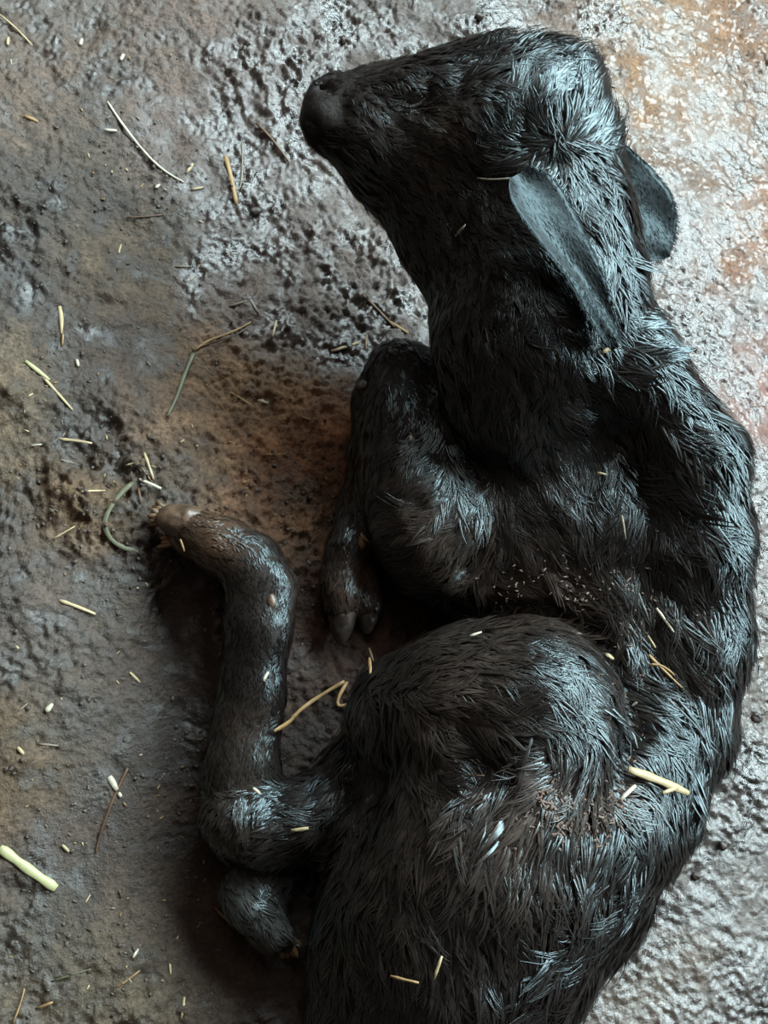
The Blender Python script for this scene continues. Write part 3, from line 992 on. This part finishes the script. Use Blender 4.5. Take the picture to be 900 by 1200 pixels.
S = straw
S('straw', [(0, 993), (30, 1016), (66, 1041)], 12, 'green', 'thick pale green straw at the left edge near the bottom', flat=.4, taper=1)
S('straw', [(126, 120), (143, 146), (165, 175), (190, 200), (215, 214)], 3.4, 'white', 'long thin curved pale stem on mud in the upper left')
S('straw', [(264, 184), (271, 212), (277, 241)], 6, 'gold', 'yellow straw standing nearly upright in picture, right of the long thin stem', taper=.9)
S('straw', [(284, 167), (283, 222), (270, 221)], 2, 'grey', 'hooked grey stem touching the yellow straw in the upper left')
S('straw', [(0, 18), (20, 35), (38, 54)], 2.6, 'pale', 'thin pale stem in the top left corner')
S('straw', [(30, 424), (45, 436), (58, 446)], 6, 'green', 'pale greenish straw left of the dung mound, upper of two in a line', taper=.8)
S('straw', [(50, 442), (68, 462), (85, 481)], 4, 'pale', 'narrow pale straw continuing below the greenish one at left')
S('straw', [(69, 515), (88, 517), (108, 520)], 4, 'pale', 'short level straw above the crumbly brown mud at left')
S('straw', [(35, 523), (49, 521)], 2.6, 'white', 'tiny level pale sliver near the left edge at mid height')
S('straw', [(71, 539), (90, 544)], 2, 'grey', 'faint short grey stem under the short level straw')
S('straw', [(96, 576), (110, 577), (124, 575)], 2.6, 'pale', 'thin level straw ending left of the green grass blade')
S('straw', [(62, 632), (75, 625), (88, 617)], 2.2, 'pale', 'thin slanting straw below the crumbly lump at left')
S('straw', [(169, 531), (175, 548), (180, 562)], 4, 'pale', 'upright pale straw above the hind hoof')
S('straw', [(163, 562), (176, 568), (189, 573)], 4.5, 'white', 'pale straw just above the tip of the hind hoof')
S('straw', [(147, 546), (160, 542)], 2.2, 'pale', 'tiny slanting straw left of the upright one above the hind hoof')
S('straw', [(160, 540), (170, 553), (178, 565)], 2, 'gold', 'thin golden stem crossing between the straws above the hind hoof')
S('straw', [(70, 704), (90, 711), (112, 720)], 5, 'pale', 'pale straw lying alone on grey mud left of the hind leg', taper=.7)
S('straw', [(152, 788), (158, 794), (164, 800)], 4, 'pale', 'small pale straw close to the dark hollow by the hind leg')
S('straw', [(128, 910), (133, 918), (137, 926)], 8, 'white', 'bright white husk on grey mud left of the hock', cat='husk', taper=1)
S('straw', [(139, 929), (142, 934)], 6, 'white', 'small white husk touching the lower end of the bright one', cat='husk')
S('straw', [(54, 834), (58, 829), (62, 825)], 8, 'white', 'oval white seed husk on grey mud at left', cat='husk', taper=.6)
S('straw', [(22, 833), (33, 824)], 2, 'grey', 'faint slanting stem left of the oval white husk')
S('straw', [(21, 876), (28, 884)], 6, 'pale', 'short pale straw by the left edge below the oval husk')
S('straw', [(46, 872), (58, 873), (69, 874)], 3, 'grey', 'short grayish pink level stem below the oval husk')
S('straw', [(73, 990), (81, 998)], 4.5, 'pale', 'short pale straw right of the thick green one')
S('straw', [(156, 1122), (160, 1115), (163, 1110)], 4, 'white', 'short bright straw left of the tucked hind foot')
S('straw', [(216, 1168), (219, 1180), (212, 1194)], 3.4, 'pale', 'bent pale straw at the bottom edge left of the rump', taper=.9)
S('straw', [(136, 1157), (152, 1148), (164, 1137)], 3, 'gold', 'thin curved straw near the bottom edge')
S('straw', [(60, 1150), (82, 1143), (104, 1136)], 2.6, 'grass', 'thin drab stem near the bottom left')
S('straw', [(15, 1199), (24, 1178), (29, 1158)], 2.6, 'gold', 'slanting thin stem in the bottom left corner')
S('straw', [(42, 1182), (52, 1178), (62, 1174)], 4, 'gold', 'short dull straw near the bottom left corner')
S('straw', [(199, 1129), (200, 1142)], 3, 'pale', 'tiny upright straw left of the tucked hind foot')
S('straw', [(100, 1058), (106, 1048)], 2.2, 'pale', 'tiny slanting straw below the thick green one')
S('straw', [(70, 360), (74, 375), (72, 392)], 6, 'pale', 'short upright pale straw left of the brown patch', taper=.7)
S('straw', [(74, 392), (73, 406)], 3, 'gold', 'thin lower continuation of the short upright pale straw')
S('straw', [(90, 422), (92, 430)], 5, 'white', 'tiny bright chip right of the two greenish straws in a line')
S('straw', [(227, 412), (242, 400), (262, 394), (282, 386), (294, 378)], 4, 'gold', 'curved tan blade at the upper left of the brown dung', taper=.5)
S('straw', [(225, 411), (248, 402), (276, 396), (295, 380)], 2.2, 'brown', 'brown stem running beside the curved tan blade')
S('straw', [(268, 360), (284, 356), (300, 350)], 3.4, 'grey', 'withered grey leaf strip above the curved tan blade')
S('straw', [(289, 346), (296, 356), (303, 368)], 4, 'grey', 'short curled grey leaf crossing the withered strip')
S('straw', [(319, 395), (324, 376)], 3, 'pale', 'small upright straw right of the curled grey leaf')
S('straw', [(388, 412), (403, 408), (420, 402)], 4.4, 'pale', 'short pale straw left of the folded knee')
S('straw', [(424, 345), (445, 368), (462, 384)], 4, 'brown', 'dark brown twig above the folded knee', cat='twig')
S('straw', [(454, 376), (466, 384), (478, 391)], 4, 'gold', 'tan stem end just above the folded knee')
S('straw', [(428, 410), (430, 392)], 2.4, 'gold', 'thin upright stem at the left of the folded knee')
S('straw', [(302, 470), (314, 473)], 5, 'white', 'small bright chip above the brown dung')
S('straw', [(308, 533), (322, 535), (335, 532)], 2.4, 'gold', 'thin golden stem on the brown dung, lower of two')
S('straw', [(354, 489), (364, 493)], 3, 'gold', 'tiny golden chip on the brown dung by the foreleg')
S('straw', [(270, 460), (286, 470), (298, 478)], 2.4, 'gold', 'thin golden stem on the upper edge of the brown dung')
S('straw', [(316, 857), (342, 838), (372, 817), (402, 799)], 5.5, 'gold', 'long golden straw between hind leg and thigh', taper=.8, lift=.006)
S('straw', [(405, 800), (396, 812), (389, 828), (394, 833), (408, 824)], 5, 'gold', 'bent golden blade at the end of the long golden straw', lift=.008, taper=.6)
S('grass_blade', [(156, 566), (140, 580), (126, 600), (120, 618), (130, 634), (146, 645), (176, 650)], 6.5, 'grass', 'drab green blade of grass curving around the hind hoof', cat='grass', flat=.22, taper=.9)
S('grass_blade', [(228, 412), (216, 440), (206, 470), (196, 488)], 7, 'grass', 'drab green grass blade below the curved tan blade', cat='grass', flat=.22, taper=.5)
S('straw', [(150, 900), (135, 930), (118, 975), (112, 1000)], 4, 'brown', 'long brown stem pressed in mud left of the hock')
S('straw', [(122, 153), (130, 154), (137, 154)], 4, 'white', 'tiny husk at the middle of the long thin stem', cat='husk')
S('straw', [(218, 204), (222, 198), (226, 193)], 4.4, 'pale', 'small pale chip above the lower end of the long thin stem', cat='chip')
S('straw', [(224, 223), (238, 220)], 3, 'pale', 'small level chip left of the yellow straw', cat='chip')
S('straw', [(182, 221), (187, 217)], 4, 'white', 'tiny chip under the long thin stem', cat='chip')
S('straw', [(141, 72), (145, 65)], 6, 'white', 'pale oval husk near the top left, right of the corner stem', cat='husk')
S('straw', [(94, 54), (96, 47)], 6, 'white', 'rounded white husk near the top left', cat='husk')
S('straw', [(9, 54), (10, 45)], 5, 'pale', 'pale oval husk at the top left below the corner stem', cat='husk')
S('straw', [(28, 137), (37, 138), (45, 144)], 6, 'gold', 'tan husk pair at the left edge in the upper left', cat='husk')
S('straw', [(148, 256), (170, 255), (192, 252)], 3, 'brown', 'brown level stem below the long thin stem', cat='twig')
S('straw', [(139, 298), (142, 287)], 3, 'pale', 'small slanting chip above the brown patch at left', cat='chip')
S('straw', [(205, 313), (225, 313)], 2.6, 'grey', 'faint level chip left of the withered leaf', cat='chip')
S('straw', [(300, 145), (320, 165), (338, 190)], 4, 'brown', 'dark twig pressed into the mud below the muzzle', cat='twig')
S('straw', [(162, 572), (165, 590)], 4, 'brown', 'dark brown stub at the hoof tip', cat='twig')
# on the calf
S('straw', [(734, 909), (760, 914), (794, 925)], 9, 'pale', 'broad pale straw lying on the flank behind the thigh', flat=.4, taper=.8, lift=.004)
S('straw', [(763, 934), (771, 925), (780, 919)], 5, 'pale', 'short pale splinter under the broad straw on the flank', lift=.005)
S('straw', [(720, 942), (730, 933), (740, 924)], 5, 'white', 'short whitish straw below the left end of the broad straw')
S('straw', [(756, 769), (772, 782), (798, 806)], 3.6, 'gold', 'thin golden straw on the ribs above the hip', taper=.5)
S('straw', [(758, 782), (776, 776), (790, 790)], 3, 'gold', 'second golden straw crossing the thin one on the ribs')
S('straw', [(773, 714), (782, 727), (791, 740)], 3.4, 'white', 'thin white straw on the ribs near the spine')
S('straw', [(701, 775), (719, 776)], 6, 'pale', 'short level pale straw between thigh and ribs', taper=1)
S('straw', [(699, 555), (710, 559)], 2.6, 'pale', 'small pale straw on the dark shoulder')
S('straw', [(729, 606), (733, 632)], 2.4, 'grey', 'thin upright greyish straw on the ribs near the shoulder')
S('straw', [(508, 1140), (513, 1126), (518, 1112)], 3.6, 'pale', 'pale upright straw on the rump near the bottom')
S('straw', [(462, 1136), (478, 1141), (492, 1143)], 4, 'gold', 'dull golden straw on the rump, left of the pale upright one')
S('straw', [(342, 971), (362, 968)], 5, 'pale', 'short pale straw on the hock hair')
S('straw', [(296, 923), (303, 932)], 4, 'white', 'tiny white straw on the hock')
S('straw', [(308, 800), (312, 789)], 4, 'white', 'tiny pale straw on the hind cannon')
S('straw', [(218, 631), (224, 643)], 4, 'gold', 'tiny tan straw on the hind hoof')
S('straw', [(250, 1062), (268, 1078), (290, 1092)], 3, 'gold', 'thin tan stem lying over the tucked hind foot')
S('straw', [(552, 754), (568, 750)], 3.4, 'white', 'small white straw on top of the thigh')
S('straw', [(552, 912), (572, 912)], 2, 'brown', 'faint brown stem on the thigh')
S('straw', [(560, 206), (576, 210), (604, 210)], 2, 'grey', 'thin pale hair-like stem on the cheek')
S('straw', [(541, 278), (553, 266)], 2.6, 'grey', 'small greyish chip on the throat')
S('straw', [(481, 512), (481, 518)], 3, 'pale', 'tiny pale chip on the forearm')
S('straw', [(698, 412), (712, 404)], 4.4, 'pale', 'short pale straw at the tip of the near ear')
S('straw', [(420, 628), (430, 634)], 2.6, 'gold', 'tan sliver lying over the dewclaw of the foreleg')
S('straw', [(770, 758), (760, 745)], 2.2, 'pale', 'tiny sliver above the golden straws on the ribs')
S('straw', [(431, 760), (436, 775)], 3.2, 'pale', 'pale upright sliver between front hoof and thigh', lift=.004)
S('straw', [(441, 785), (443, 800)], 4.5, 'gold', 'stubby golden straw against the front of the thigh', lift=.004)

# small chips scattered over the mud: alike, in zones
zones = [((20, 420, 250, 600), 26, 'tiny pale straw chip on the trampled mud left of the brown dung'),
         ((10, 60, 260, 330), 24, 'tiny pale straw chip on the mud in the upper left'),
         ((20, 650, 180, 1000), 16, 'tiny pale straw chip on the grey mud left of the hind leg'),
         ((10, 1040, 240, 1190), 16, 'tiny pale straw chip on the mud at the bottom left'),
         ((180, 860, 245, 1120), 12, 'tiny dull straw chip in the dark hollow left of the hock'),
         ((240, 430, 390, 740), 16, 'tiny golden straw chip in the brown dung')]
for (x0, y0, x1, y1), cnt, lab in zones:
    for _ in range(cnt):
        x, y = random.uniform(x0, x1), random.uniform(y0, y1)
        if hit(x, y)[2] != 'floor':
            continue
        a = random.uniform(0, math.tau); l = random.uniform(2, 6.5)
        S('straw_chip', [(x, y), (x + l * math.cos(a), y + l * math.sin(a))], random.uniform(1.5, 2.6),
          'gold' if 'golden' in lab or 'dull' in lab else random.choice(('pale', 'grey', 'gold')), lab, cat='chip', group=lab.replace('chip', 'chips'))


# dark clods on the pale ground to the right
def clod(px, py, rpx, label, squash=.6):
    p, n, w = hit(px, py)
    r = rpx * mpp(px, py, 0)
    V, Q = lathe_blob((0, 0, 0), (np.array([1, 0, 0.]), np.array([0, 1, 0.]), np.array([0, 0, 1.])), (r, r * .8, r * squash), 14, 10)
    V = np.array(V); off = np.array(p)
    V = V * (1 + 1.1 * noise3(V + off * 3 + 9, 1.3 / r))[:, None]
    zmin = V[:, 2].min(); V[:, 2] -= zmin
    me = np_mesh('mud_clod', V, Q, M_CLOD)
    o = link('mud_clod', me); o.location = (off[0], off[1], off[2] - r * .15)
    o['label'] = label; o['category'] = 'clod'


clod(885, 840, 7, 'small dark clod near the right edge beside the hip')
clod(846, 992, 7, 'small dark clod right of the rump, upper of two')
clod(814, 1026, 6, 'small dark clod right of the rump, lower of two')
clod(404, 50, 6, 'small dark clod above the muzzle')
clod(298, 250, 7, 'small dark clod below the yellow straw')
clod(560, 52 - 30, 5, 'small dark clod above the brow')
clod(426, 452, 7, 'clod against the left side of the folded knee')

# crumbs of bedding caught in the fur
def crumbs(name, spots, cnt, mat, label, rmin=.0004, rmax=.0013, parent=None, long=4.5):
    hv, hq = [], []
    for _ in range(cnt):
        x, y, sx, sy = random.choice(spots)
        qx, qy = random.gauss(x, sx), random.gauss(y, sy)
        p, n, w = hit(qx, qy, .003)
        if (w == 'calf') != (parent is calf):
            continue
        d_ = np.array([random.gauss(0, 1), random.gauss(0, 1), random.gauss(0, .3)])
        d_, s_, u_ = frame(d_, np.array(n) + 1e-3)
        r = random.uniform(rmin, rmax)
        jag = [random.uniform(.55, 1.45) for _ in range(35)]
        vv, qq = lathe_blob(np.array(p) - (0 if parent is calf else np.array([0, 0, .003])), (d_, s_, u_), (r * random.uniform(1.1, long), r, r * .5), 6, 4, lambda q: q * jag[int((q[0] * 2.7 + q[1] * 5.1 + q[2] * 9.3 + 40)) % 35])
        hq += [[i + len(hv) for i in q_] for q_ in qq]; hv += vv
    off = OFF if parent is calf else np.zeros(3)
    o = part(name, hv, hq, mat, parent=parent, off=off)
    o['kind'] = 'stuff'; o['label'] = label
    return o


crumbs('bedding_crumb', [(635, 930, 22, 22), (660, 960, 30, 18), (600, 960, 18, 30), (725, 930, 14, 14), (700, 960, 18, 10),
                         (720, 760, 50, 40), (740, 720, 40, 50), (690, 700, 40, 25), (740, 830, 40, 40), (640, 690, 40, 15), (635, 930, 14, 14), (655, 965, 16, 10)], 700, M_CRUMB, 'pinkish brown bedding crumbs caught in the fur', parent=calf)
crumbs('mud_crumb', [(330, 540, 40, 70), (380, 620, 20, 60), (120, 560, 60, 60), (210, 900, 22, 100), (60, 300, 60, 80), (200, 200, 80, 90), (100, 900, 60, 120), (120, 1120, 90, 60)],
       1100, simple_mat('mud_crumb', (.060, .046, .036), .55, 200, .6, .5), 'crumbs of brown mud', .0007, .0021, parent=floor, long=1.8)
